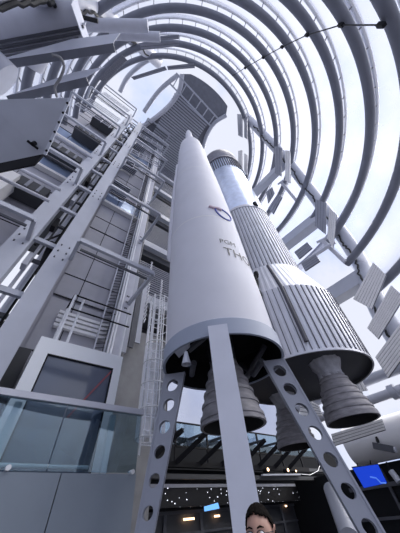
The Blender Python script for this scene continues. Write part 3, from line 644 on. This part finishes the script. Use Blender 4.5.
# glazed screen below the fascia
for i in range(9):
    u = 4.4+i*1.5
    t2 = thing('glazed_door', f'dark glazed door bay under the speckled fascia, {["first","second","third","fourth","fifth","sixth","seventh","eighth","ninth"][i]} from the left', 'door', (u, 9.6, 0), 'glazed door bays of the hall')
    MB().box(u+.05, u+1.45, 9.64, 9.66, .1, Z(.4)).build('glass_pane', 'dark2', t2)
    m = MB(); m.box(u, u+.06, 9.58, 9.7, 0, Z(.44)); m.box(u+1.44, u+1.5, 9.58, 9.7, 0, Z(.44)); m.box(u+.06, u+1.44, 9.58, 9.7, Z(.36), Z(.44)); m.box(u+.06, u+1.44, 9.58, 9.7, Z(-.12), Z(-.06)); m.build('frame', 'steel_d', t2)
# balustrade on the walkway
t = thing('walkway_railing', 'black framed glass railing on the walkway behind the engine bells', 'railing', (4.7, BV, Z(1.45)))
for i in range(8):
    u = 4.4+i*1.6; MB().box(u, u+.07, BV, BV+.07, Z(1.62), Z(2.95)).build('upright', 'black', t)
MB().box(4.4, 16, BV, BV+.06, Z(2.9), Z(2.95)).build('top_rail', 'black', t); MB().box(4.4, 16, BV, BV+.06, Z(2.1), Z(2.16)).build('mid_rail', 'black', t)
MB().box(4.4, 16, BV+.02, BV+.035, Z(2.16), Z(2.9)).build('glass_pane', 'glass', t)
# braces below the silver rocket
cr_ = thing('support_cradle', 'black braced cradle reaching from the walkway to below the rocket bells', 'support frame', (8, 7.2, Z(.9)))
bpy.data.objects.remove(bpy.data.objects['support_cradle'])
cr_.name = 'support_cradle'
m = MB(); MB().bar((3.6, 8.7, Z(1.5)), (13.5, 8.7, Z(1.5)), .2, .16).build('lower_chord', 'black', cr_)
MB().bar((3.6, 8.2, Z(1.12)), (13.5, 8.2, Z(1.12)), .14, .12).build('front_chord', 'dark2', cr_)
for i in range(8):
    u = 4.6+i*1.05; MB().bar((u, 8.7, Z(1.5)), (u+.75, 7.7, Z(2.25)), .08, .14).build('brace', 'black', cr_); MB().bar((u+.75, 7.7, Z(2.25)), (u+.8, 8.9, Z(2.3)), .06, .08).build('strut', 'dark2', cr_)
for i, (px, py) in enumerate(((268, 469.5), (288, 470), (296, 471))):
    p = at_v(px, py, 8.1)
    t2 = thing('spotlight', f'small warm glowing spotlight on the front chord under the bells, {["left","middle","right"][i]} of three', 'spotlight', p-Vector((0, 0, .1)), 'spotlights under the bells')
    MB().tube([p, p+Vector((0, .22, 0))], .075 if i < 2 else .05, 14).build('housing', 'black', t2); MB().tube([p-Vector((0, .012, 0)), p], .055 if i < 2 else .035, 14).build('lens', 'lamp', t2, label='glowing warm lens')
p = at_v(262, 475, 8.05); q = at_v(300, 474.5, 8.05); solo(MB().bar(p, q, .1, .05), 'light_batten', 'legw', 'thin pale batten under the spotlights', 'batten')
m = MB(); m.tube([at_v(x, y, 8.0) for x, y in ((300, 474), (310, 475), (318, 471), (321, 462), (320, 452))], .012, 6); solo(m, 'loose_cable', 'rail', 'thin pale cable drooping beside the spotlights', 'cable', smooth=True)
# screens
def screen(quad, m, label, th=.06, name='wall_screen'):
    t2 = thing(name, label, 'screen', sum(quad, Vector())/4)
    MB().slab(quad, .012).build('display', m, t2)
    c = sum(quad, Vector())/4; n = (quad[1]-quad[0]).cross(quad[3]-quad[0]).normalized()
    if n.dot(c-EYEP) < 0: n = -n
    MB().slab([c+(p-c)*1.05+n*.015 for p in quad], th, n).build('casing', 'black', t2)
    return t2
tv = screen([at_d(352.5, 468, 11), at_d(378, 464.5, 11), at_d(387, 483, 11.15), at_d(364, 488, 11.15)], 'screen', 'tilted blue screen hanging under the thick white tube at right')
m = MB(); m.tube([at_d(x, y, 10.98) for x, y in ((370, 477), (376, 478), (381, 483), (386, 483))], .02, 5); m.build('screen_graphic', mat('pale_graphic', (.1, .2, .6), .4, emit=(.08, .2, .7), es=.5), tv)
m = MB(); m.bar(at_d(358, 470, 11.1), at_d(357, 463, 11.1), .03); m.bar(at_d(371, 467, 11.1), at_d(370, 460, 11.1), .03); m.build('hanger', 'black', tv)
screen([at_d(204, 507, 9.6), at_d(218, 503, 9.6), at_d(219.5, 508.5, 9.65), at_d(204.5, 511.5, 9.65)], 'lightblue', 'small light blue screen below the speckled fascia', .05)
screen([at_v(263, 495.5, 9.4), at_v(271, 494, 9.4), at_v(270, 502, 9.4), at_v(263.5, 503, 9.4)], 'screen', 'small blue display above the man, left half of a pair', .05)
screen([at_v(271, 494, 9.38), at_v(280, 492, 9.38), at_v(280.5, 500, 9.38), at_v(271, 502, 9.38)], 'redscreen', 'small red display above the man, right half of a pair', .05)
for i, (px, py, rx) in enumerate(((189, 519, .22), (217, 516, .12), (286, 506, .05), (329, 500, .05))):
    p = at_v(px, py, 9.55); m = MB(); m.bar(p-Vector((rx, 0, 0)), p+Vector((rx, 0, 0)), .03, .05); solo(m, 'downlight', 'lamp', ['long warm light strip behind the left glazed doors', 'short warm light behind the glazed doors under the blue screen', 'tiny warm lamp above the man', 'tiny warm lamp beside the grey pole'][i], 'lamp')
p = at_h(331, 492, .75); solo(MB().tube([at_d(331.5, 490, 8.2), at_d(350, 538, 7.2)], .17, 18), 'grey_pole', 'steel', 'smooth grey leaning pole between the right stand leg and the doors', 'pole', smooth=True)
bpy.data.objects['grey_pole'].name = 'leaning_pole'
# security camera below the white tube
p = at_u(384, 448, 12.1); t2 = thing('security_camera', 'small dark camera fixed to the thick white tube at lower right', 'camera', p)
MB().bar(p+Vector((-.1, .28, .12)), p+Vector((0, -.3, -.1)), .2, .2).build('housing', 'steel_d', t2); MB().bar(p+Vector((0, .1, .2)), p+Vector((.2, .1, .45)), .08).build('mount', 'black', t2); MB().tube([p+Vector((0, -.3, -.1)), p+Vector((0, -.36, -.12))], .08, 12).build('lens', 'legw', t2)
p = at_u(391, 471, 12.2); t2 = thing('spotlight', 'small pale spotlight under the thick white tube, right of the blue screen', 'spotlight', p); MB().tube([p, p+Vector((-.05, -.1, -.3))], .1, 12).build('housing', 'legw', t2); MB().tube([p, p+Vector((0, 0, .25))], .03, 8).build('stem', 'black', t2)
# bright glazing behind the engines
struct(MB().box(2.3, 20, 12.6, 12.62, Z(3.3), Z(9)), 'window_20', 'foil')
# ---------------------------------------------------------------- slatted reflector panels on both curved columns
def lpanel(quad, m, label, n=7, th=.05, group='slatted panels on the right column', flip=False, solid=False, edge=None):
    q = [Vector(p) for p in quad]; c = sum(q, Vector())/4
    if (q[1]-q[0]).length < (q[3]-q[0]).length: q = q[1:]+q[:1]
    nrm = (q[1]-q[0]).cross(q[3]-q[0]).normalized()
    if nrm.dot(c-EYEP) < 0: nrm = -nrm            # points away from the camera
    t = thing('slatted_panel', label, 'slatted panel', Vector((c.x, c.y, min(p.z for p in q))), group)
    MB().slab([p+nrm*.04 for p in q], th, nrm).build('backing_sheet', m if solid else 'louvre', t)
    if not solid:
        mb = MB()
        for k in range(n):
            s0, s1 = (k+.04)/n, (k+.86)/n
            A, B = q[0].lerp(q[3], s0), q[1].lerp(q[2], s0); D, E_ = q[0].lerp(q[3], s1), q[1].lerp(q[2], s1)
            mb.slab([A, B, E_, D], .03, nrm)
        mb.build('slats', m, t)
        mb = MB()
        for k in range(n):
            s0, s1 = (k+.88)/n, (k+1.02)/n
            A, B = q[0].lerp(q[3], s0), q[1].lerp(q[2], s0); D, E_ = q[0].lerp(q[3], s1), q[1].lerp(q[2], s1)
            mb.slab([A+nrm*.02, B+nrm*.02, E_+nrm*.02, D+nrm*.02], .015, nrm)
        mb.build('gaps', 'groove', t)
    if edge:
        MB().bar(q[edge[0]]+nrm*.05, q[edge[1]]+nrm*.05, .06, edge[2]).build('end_cap', edge[3], t)
    return t
def Q(pts, u): return [at_u(x, y, u) for x, y in pts]
RP = [
 ([(315, 199), (326, 203), (325, 234), (315, 226)], 11.0, 'louvre', 4, 'left of the middle pair beside the right column'),
 ([(329, 207), (336, 214), (333, 248), (327, 238)], 11.2, 'louvre_l', 4, 'right of the middle pair, pale and steep'),
 ([(274, 146), (282, 148), (281, 176), (275, 173)], 9.6, 'louvre', 3, 'left of the upper pair beside the right column'),
 ([(285, 150), (290, 151), (290, 183), (285, 180)], 9.8, 'louvre_l', 3, 'right of the upper pair beside the right column'),
 ([(237, 114), (242, 114), (242, 137), (238, 135)], 7.2, 'louvre', 3, 'left of the top pair just above the silver rocket dome'),
 ([(244, 117), (247, 118), (247, 139), (244, 137)], 7.4, 'louvre', 3, 'right of the top pair just above the silver rocket dome'),
 ([(266, 192), (272, 187), (274, 193), (268, 203)], 10.4, 'louvre', 3, 'small, first beside the silver tank'),
 ([(268, 208), (278, 193), (282, 197), (273, 214)], 10.4, 'louvre', 3, 'small, second beside the silver tank'),
 ([(238, 151), (242, 150), (242, 170), (238, 168)], 8.6, 'louvre_l', 3, 'slim left one behind the silver dome'),
 ([(244, 153), (247, 155), (247, 175), (244, 171)], 8.6, 'louvre_l', 3, 'slim right one behind the silver dome'),
 ([(294, 252), (307, 242), (312, 248), (299, 259)], 11.2, 'louvre', 4, 'small, third beside the silver body'),
 ([(301, 263), (315, 254), (320, 261), (305, 271)], 11.2, 'louvre', 4, 'small, fourth beside the silver body'),
]
for pts, u, m, n, lab in RP:
    lpanel(Q(pts, u), m, f'slatted grey panel, {lab}', n)
lpanel(Q([(373, 262), (386, 274), (373, 309), (353, 299)][0:0] or [(353, 299), (373, 262), (386, 275), (372, 309)], 11.2), 'louvre_l', 'large pale slatted panel, topmost of the three big ones at the right edge', 7)
lpanel(Q([(367, 328), (391, 285), (404, 297), (378, 339)], 11.0), 'louvre_l', 'large pale slatted panel, middle of the three big ones at the right edge', 7)
lpanel(Q([(375, 357), (404, 318), (412, 345), (388, 378)], 10.8), 'louvre_l', 'large pale slatted panel, lowest of the three big ones at the right edge', 7)
lpanel(Q([(345, 372), (356, 371), (367, 390), (350, 393)], 10.5), 'louvre_l', 'pale slatted panel half hidden behind the right engine bell', 5)
lpanel(Q([(331, 434), (381, 419), (385, 430), (334, 446)], 11.0), 'louvre_l', 'long pale slatted panel just below the right engine bell', 4)
lpanel(Q([(300, 395), (318, 405), (322, 416), (300, 416)], 11.5), 'louvre_l', 'pale slatted panel glimpsed between the silver rocket bells', 5)
# brackets from the right column to the pairs
for a, b, lab in (((322, 240), (345, 262), 'middle pair'), ((281, 182), (296, 200), 'upper pair'), ((330, 245), (305, 262), 'small lower pair')):
    p, q = at_u(*a, 11.3), at_u(*b, 11.9); t2 = thing('panel_bracket', f'pale tubular bracket holding the {lab} of slatted panels', 'bracket', p)
    MB().tube([p, q], .12, 10).build('arm', 'steel_l', t2, True); MB().tube([p+Vector((0, -.3, -.1)), p+Vector((0, .3, .1))], .08, 8).build('crosspiece', 'steel_l', t2, True)
# left column panels: nearer and larger
g2 = 'reflector panels on the left column'
def QH(pts, h): return [at_h(x, y, hh) for (x, y), hh in zip(pts, h if isinstance(h, (list, tuple)) else [h]*4)]
q = QH([(-14, 166), (43, 154), (68, 98), (-14, 100)], [7.4, 7.4, 8.2, 8.2])
t = thing('reflector_slab', 'large flat grey slab with black front edge and bolted white side at left', 'reflector panel', q[0], g2)
nn = Vector((0, 0, 1)); MB().slab(q, .05, nn).build('slab', 'steel', t)
MB().hexa([q[0], q[1], q[1]+Vector((.03, .09, .02)), q[0]+Vector((.03, .09, .02)), q[0]+Vector((-.02, .25, -.28)), q[1]+Vector((-.02, .25, -.28)), q[1]+Vector((-.02, .31, -.28)), q[0]+Vector((-.02, .31, -.28))]).build('front_edge', 'black', t, label='black front edge')
e0, e1 = at_h(46, 155.5, 7.35), at_h(71, 98, 8.15)
MB().hexa([q[1], q[2], e1, e0, q[1]+nn*.06, q[2]+nn*.06, e1+nn*.06, e0+nn*.06]).build('side_flange', 'legw', t, label='white bolted side flange')
m = MB()
for k in range(6): p = q[1].lerp(q[2], (k+.5)/6).lerp(e0.lerp(e1, (k+.5)/6), .6); m.tube([p-nn*.05, p], .03, 8)
m.build('bolts', 'black', t)
p = at_h(35, 143, 7.5); m = MB(); m.tube([p, p-nn*.15], .06, 8); m.bar(p-nn*.12-Vector((.14, 0, 0)), p-nn*.12+Vector((.14, .05, 0)), .05); m.build('bracket_stub', 'black', t)
def slab2(pts, hs, m, label, front=None, th=.06, n=0, fm='steel_d'):
    q = QH(pts, hs); t = thing('reflector_slab', label, 'reflector panel', q[0], g2)
    MB().slab(q, th, (0, 0, 1)).build('slab', m, t)
    if front:
        d = ((q[0]-q[3])+(q[1]-q[2])).normalized(); d = Vector((q[1].y-q[0].y, -(q[1].x-q[0].x), 0)).normalized()*(front if Vector((q[1].y-q[0].y, -(q[1].x-q[0].x), 0)).dot(d) > 0 else -front); up_ = Vector((0, 0, .05)); MB().hexa([q[0], q[1], q[1]+d, q[0]+d, q[0]+up_, q[1]+up_, q[1]+d+up_, q[0]+d+up_]).build('front_edge', fm, t)
    for k in range(n):
        a = q[0].lerp(q[3], (k+.6)/(n+.4)); b_ = q[1].lerp(q[2], (k+.6)/(n+.4)); MB().bar(a-nn*.05, b_-nn*.05, .07, .07).build('slat', 'steel_d', t)
    return t
slab2([(6, 96), (86, 77), (104, 67), (74, 72)], [8.8, 8.8, 9.2, 9.2], 'legw', 'long pale reflector slab with dark lower lip above the big flat slab', .2, fm='rib')
slab2([(-10, 62), (113, 43), (120, 33), (72, 39)], [9.4, 9.4, 9.8, 9.8], 'legw', 'longest reflector slab with dark lip crossing the left side', .2, fm='rib')
slab2([(-10, 58), (78, 42), (86, 22), (-10, 40)], [10, 10, 10.4, 10.4], 'steel_l', 'grey slatted reflector slab under the rounded trough', .12, n=3)
m = MB(); p, q_ = at_h(-14, 41, 10.7), at_h(84, 24, 10.7); ax = (q_-p).normalized(); sd_ = ax.cross(Vector((0, 0, 1))).normalized(); 
NN = 14
vs = []
for k in range(NN+1):
    a = pi*k/NN; o_ = -sd_*cos(a)*.62+Vector((0, 0, -1))*sin(a)*.45; vs += [p+o_, q_+o_]
m.add(vs, [(2*k, 2*k+1, 2*k+3, 2*k+2) for k in range(NN)])
t = thing('trough_reflector', 'large rounded grey trough reflector across the upper left corner', 'reflector', p, g2)
m.build('trough', 'steel_l', t, True)
MB().slab([q_+sd_*.62, q_-sd_*.62, q_-sd_*.5+Vector((0, 0, -.7)), q_+sd_*.3+Vector((0, 0, -.8))], .03, ax).build('end_plate', 'legw', t, label='pale pointed end plate')
# curved half drum behind the big slab
p = at_h(14, 78, 8.9); m = MB(); m.tube([p+Vector((-1.8, -.1, .1)), p+Vector((-.2, .25, 0))], .55, 24); solo(m, 'drum_reflector', 'legw', 'short pale drum shaped reflector at the left edge', 'reflector', g2, smooth=True)
L2 = [([(76, 83), (93, 73), (98, 68), (116, 55), (0, 0)], 0)]
lpanel(QH([(98, 79), (122, 55), (127, 60), (105, 83)], 12.5), 'louvre', 'ribbed grey panel angled between the left reflectors and the stair tower', 6, group=g2)
lpanel(QH([(140, 44), (179, 41), (179, 46), (141, 50)], 17), 'louvre', 'slim grey panel, upper one across the hoops at top centre', 2, group=g2)
lpanel(QH([(157, 36), (179, 34.5), (179, 39), (158, 40)], 16.5), 'louvre', 'slim grey panel end poking out at top centre', 2, group=g2)
lpanel(QH([(167, 66), (194, 63), (195, 68), (168, 70)], 22), 'louvre', 'slim grey panel near the roof, right one of two', 2, group=g2)
lpanel(QH([(131, 77), (165, 66), (167, 70), (134, 80)], 21), 'louvre', 'slim grey panel near the roof, left one of two', 2, group=g2)
for k, (a, b_, r, h) in enumerate((((84, 25), (148, 26), .24, 15.5), ((110, 35), (160, 37), .2, 16))):
    solo(MB().tube([at_h(*a, h), at_h(*b_, h)], r, 14), 'bracket_tube', 'steel_l', ['stubby pale tube beside the left column at top', 'slimmer tube below the stubby one beside the left column'][k], 'bracket', smooth=True)
# draped black cables over the upper left
for k, P_ in enumerate(([(-4, 2), (8, -4), (20, 0), (33, 3), (50, 6), (66, 12), (80, 17), (98, 22)], [(33, -4), (38, 3), (46, 8), (52, 12)], [(52, 55), (60, 58), (64, 66), (60, 78), (55, 88), (57, 98)])):
    h = (12, 11.5, 8.6)[k]
    solo(MB().tube(smooth_pts([at_h(x, y+random.uniform(-1, 1), h) for x, y in P_]), (.07, .07, .035)[k], 6), 'draped_cable', 'cable' if k < 2 else 'concrete', ['thick black cable bundle draped across the top left corner', 'short black cable hanging at the top left', 'dirty pale hose looped between the left reflector slabs'][k], 'cable', smooth=True)
for k in range(3):
    a, b_ = at_h(47+4*k, -6, 12.2), at_h(62+2*k, 22, 10.9)
    solo(MB().tube([a, b_], .05, 8), 'support_rod', 'rail', ['left', 'middle', 'right'][k]+' one of three shiny rods at the top left', 'rod', 'shiny rods at the top left', smooth=True)
solo(MB().tube([at_h(27, 60, 13), at_h(58, -8, 13)], .6, 18), 'inclined_tube', 'steel_l', 'thick pale inclined tube behind the rounded trough', 'tube', smooth=True)
# ---------------------------------------------------------------- man
hc = at_d(261, 534.5, 2.05)      # head centre
face = (EYEP-hc); face.z = 0; face.normalize(); face = Matrix.Rotation(radians(-18), 3, 'Z') @ face
sidev = Vector((-face.y, face.x, 0)); upv = Vector((0, 0, 1))
mn = thing('person', 'man with short dark hair and dark glasses standing in front of the middle stand leg', 'person', (hc.x, hc.y, 0))
def loc(p): return hc+sidev*p[0]+face*p[1]+upv*p[2]-mn.location
def sm(verts, edges, radii, name, m, root=0, sub=2):
    me = bpy.data.meshes.new(name); me.from_pydata([loc(v) for v in verts], edges, []); ob = bpy.data.objects.new(name, me); C.objects.link(ob)
    md = ob.modifiers.new('s', 'SKIN')
    for i, r in enumerate(radii): me.skin_vertices[0].data[i].radius = (r if isinstance(r, tuple) else (r, r))
    me.skin_vertices[0].data[root].use_root = True
    s_ = ob.modifiers.new('d', 'SUBSURF'); s_.levels = sub; s_.render_levels = sub
    bpy.context.view_layer.update(); dg = bpy.context.evaluated_depsgraph_get(); nm = bpy.data.meshes.new_from_object(ob.evaluated_get(dg)); bpy.data.objects.remove(ob)
    nm.materials.clear(); nm.materials.append(M[m])
    for p in nm.polygons: p.use_smooth = True
    o = bpy.data.objects.new(name, nm); C.objects.link(o); o.parent = mn; return o
H0 = -hc.z
V = [(0, 0, H0+.95), (0, 0, H0+1.12), (0, 0, H0+1.3), (0, -.01, H0+1.42), (.18, 0, H0+1.40), (.24, -.02, H0+1.12), (.25, .08, H0+.9), (-.18, 0, H0+1.40), (-.24, -.02, H0+1.12), (-.25, .08, H0+.9)]
sm(V, [(0, 1), (1, 2), (2, 3), (3, 4), (4, 5), (5, 6), (3, 7), (7, 8), (8, 9)], [(.16, .11), (.155, .11), (.17, .12), (.09, .08), .075, .05, .04, .075, .05, .04], 'shirt', 'shirt')
V = [(0, 0, H0+.95), (.1, 0, H0+.85), (.11, .01, H0+.48), (.12, -.02, H0+.08), (-.1, 0, H0+.85), (-.11, .01, H0+.48), (-.12, -.02, H0+.08), (.13, .08, H0+.04), (-.13, .08, H0+.04)]
sm(V, [(0, 1), (1, 2), (2, 3), (0, 4), (4, 5), (5, 6), (3, 7), (6, 8)], [.13, .095, .06, .045, .095, .06, .045, .04, .04], 'trousers', 'jeans')
for sgn in (1, -1):
    V = [(sgn*.25, .08, H0+.9), (sgn*.25, .11, H0+.82), (sgn*.25, .13, H0+.76), (sgn*.235, .14, H0+.69), (sgn*.245, .13, H0+.68), (sgn*.255, .12, H0+.68), (sgn*.265, .11, H0+.69), (sgn*.225, .155, H0+.77)]
    sm(V, [(0, 1), (1, 2), (2, 3), (2, 4), (2, 5), (2, 6), (1, 7)], [.032, .03, .028, .009, .009, .009, .009, .01], 'hand', 'skin')
# head: displaced sphere
bm = bmesh.new(); bmesh.ops.create_uvsphere(bm, u_segments=48, v_segments=36, radius=1)
def g(x, y, z, cx, cy, cz, s): return math.exp(-((x-cx)**2+(y-cy)**2+(z-cz)**2)/(2*s*s))
for v in bm.verts:
    x, y, z = v.co
    X = x*.074; Y = y*.093; ZZ = z*.115
    if z < 0: X *= 1-.28*z*z; Y *= 1-.10*z*z
    if y > 0: Y *= 1-.08*z*z
    Y += .026*g(X, Y, ZZ, 0, .093, -.028, .012)+.012*g(X, Y, ZZ, 0, .092, -.005, .010)     # nose
    Y -= .012*(g(X, Y, ZZ, .032, .085, .004, .014)+g(X, Y, ZZ, -.032, .085, .004, .014))   # eye sockets
    Y += .006*g(X, Y, ZZ, 0, .09, .028, .03)+.008*g(X, Y, ZZ, 0, .088, -.065, .014)+.01*g(X, Y, ZZ, 0, .08, -.105, .02)
    v.co = loc((X, Y, ZZ))+mn.location-mn.location
me = bpy.data.meshes.new('head'); bm.to_mesh(me); bm.free(); me.materials.append(M['skin'])
for p in me.polygons: p.use_smooth = True
o = bpy.data.objects.new('head', me); C.objects.link(o); o.parent = mn
sm([(0, -.02, -.06), (0, -.03, -.17), (0, -.02, -.26)], [(0, 1), (1, 2)], [.052, .052, .07], 'neck', 'skin')
for sgn in (1, -1):
    m = MB(); pts = [loc((sgn*(.076+.008*sin(a)), -.008+.014*cos(a), .0+.03*sin(a)))+mn.location for a in [2*pi*k/14 for k in range(14)]]
    m.tube(pts, .006, 8, closed=True); m.build('ear', 'skin', mn, True)
    m = MB(); c0 = loc((sgn*.032, .083, .003))+mn.location
    bmm = bmesh.new(); bmesh.ops.create_uvsphere(bmm, u_segments=16, v_segments=12, radius=.012); mm_ = bpy.data.meshes.new('eye'); bmm.to_mesh(mm_); bmm.free(); mm_.materials.append(M['whitebox']); eo = bpy.data.objects.new('eye', mm_); C.objects.link(eo); eo.parent = mn; eo.location = c0-mn.location
    m = MB(); m.tube([c0+face*.011, c0+face*.0135], .005, 10); m.build('iris', 'ink', eo) if False else None
    m = MB(); m.tube([loc((sgn*(.032+.023*cos(a)), .1, .002+.016*sin(a)))+mn.location for a in [2*pi*k/20 for k in range(20)]], .0022, 6, closed=True)
    m.tube([loc((sgn*.055, .1, .006))+mn.location, loc((sgn*.078, .06, .008))+mn.location, loc((sgn*.08, -.005, .008))+mn.location], .0022, 6)
    if sgn == 1: m.tube([loc((-.01, .102, .006))+mn.location, loc((.01, .102, .006))+mn.location], .002, 6)
    m.build('spectacles', 'ink', mn, True)
    m = MB(); m.tube([loc((sgn*(.014), .094, .026))+mn.location, loc((sgn*.032, .092, .032))+mn.location, loc((sgn*.05, .08, .027))+mn.location], [.003, .0045, .002], 6); m.build('eyebrow', 'hair', mn, True)
m = MB(); m.tube([loc((-.022, .083, -.062))+mn.location, loc((0, .09, -.06))+mn.location, loc((.022, .083, -.062))+mn.location], [.002, .005, .002], 8); m.build('mouth', mat('lips', (.42, .18, .15), .5), mn, True)
bm = bmesh.new(); bmesh.ops.create_uvsphere(bm, u_segments=64, v_segments=40, radius=1)
rm = []
for v in bm.verts:
    x, y, z = v.co
    line = .66-.2*abs(x) if y > .35 else max(-.6, .5-(.35-y)*1.5)      # hairline
    if z < line: rm.append(v)
    k = 1.02+random.uniform(0, .06)
    v.co = loc((x*.074*k, y*.093*k-.002, z*.115*(k-.01)))
bmesh.ops.delete(bm, geom=rm, context='VERTS')
me = bpy.data.meshes.new('hair'); bm.to_mesh(me); bm.free(); me.materials.append(M['hair'])
for p in me.polygons: p.use_smooth = True
o = bpy.data.objects.new('hair', me); C.objects.link(o); o.parent = mn
sol = o.modifiers.new('t', 'SOLIDIFY'); sol.thickness = .008
# ---------------------------------------------------------------- view
vs_ = bpy.context.scene.view_settings
vs_.view_transform = 'Standard'; vs_.look = 'None'; vs_.gamma = 1; vs_.use_curve_mapping = False; vs_.exposure = 0.75
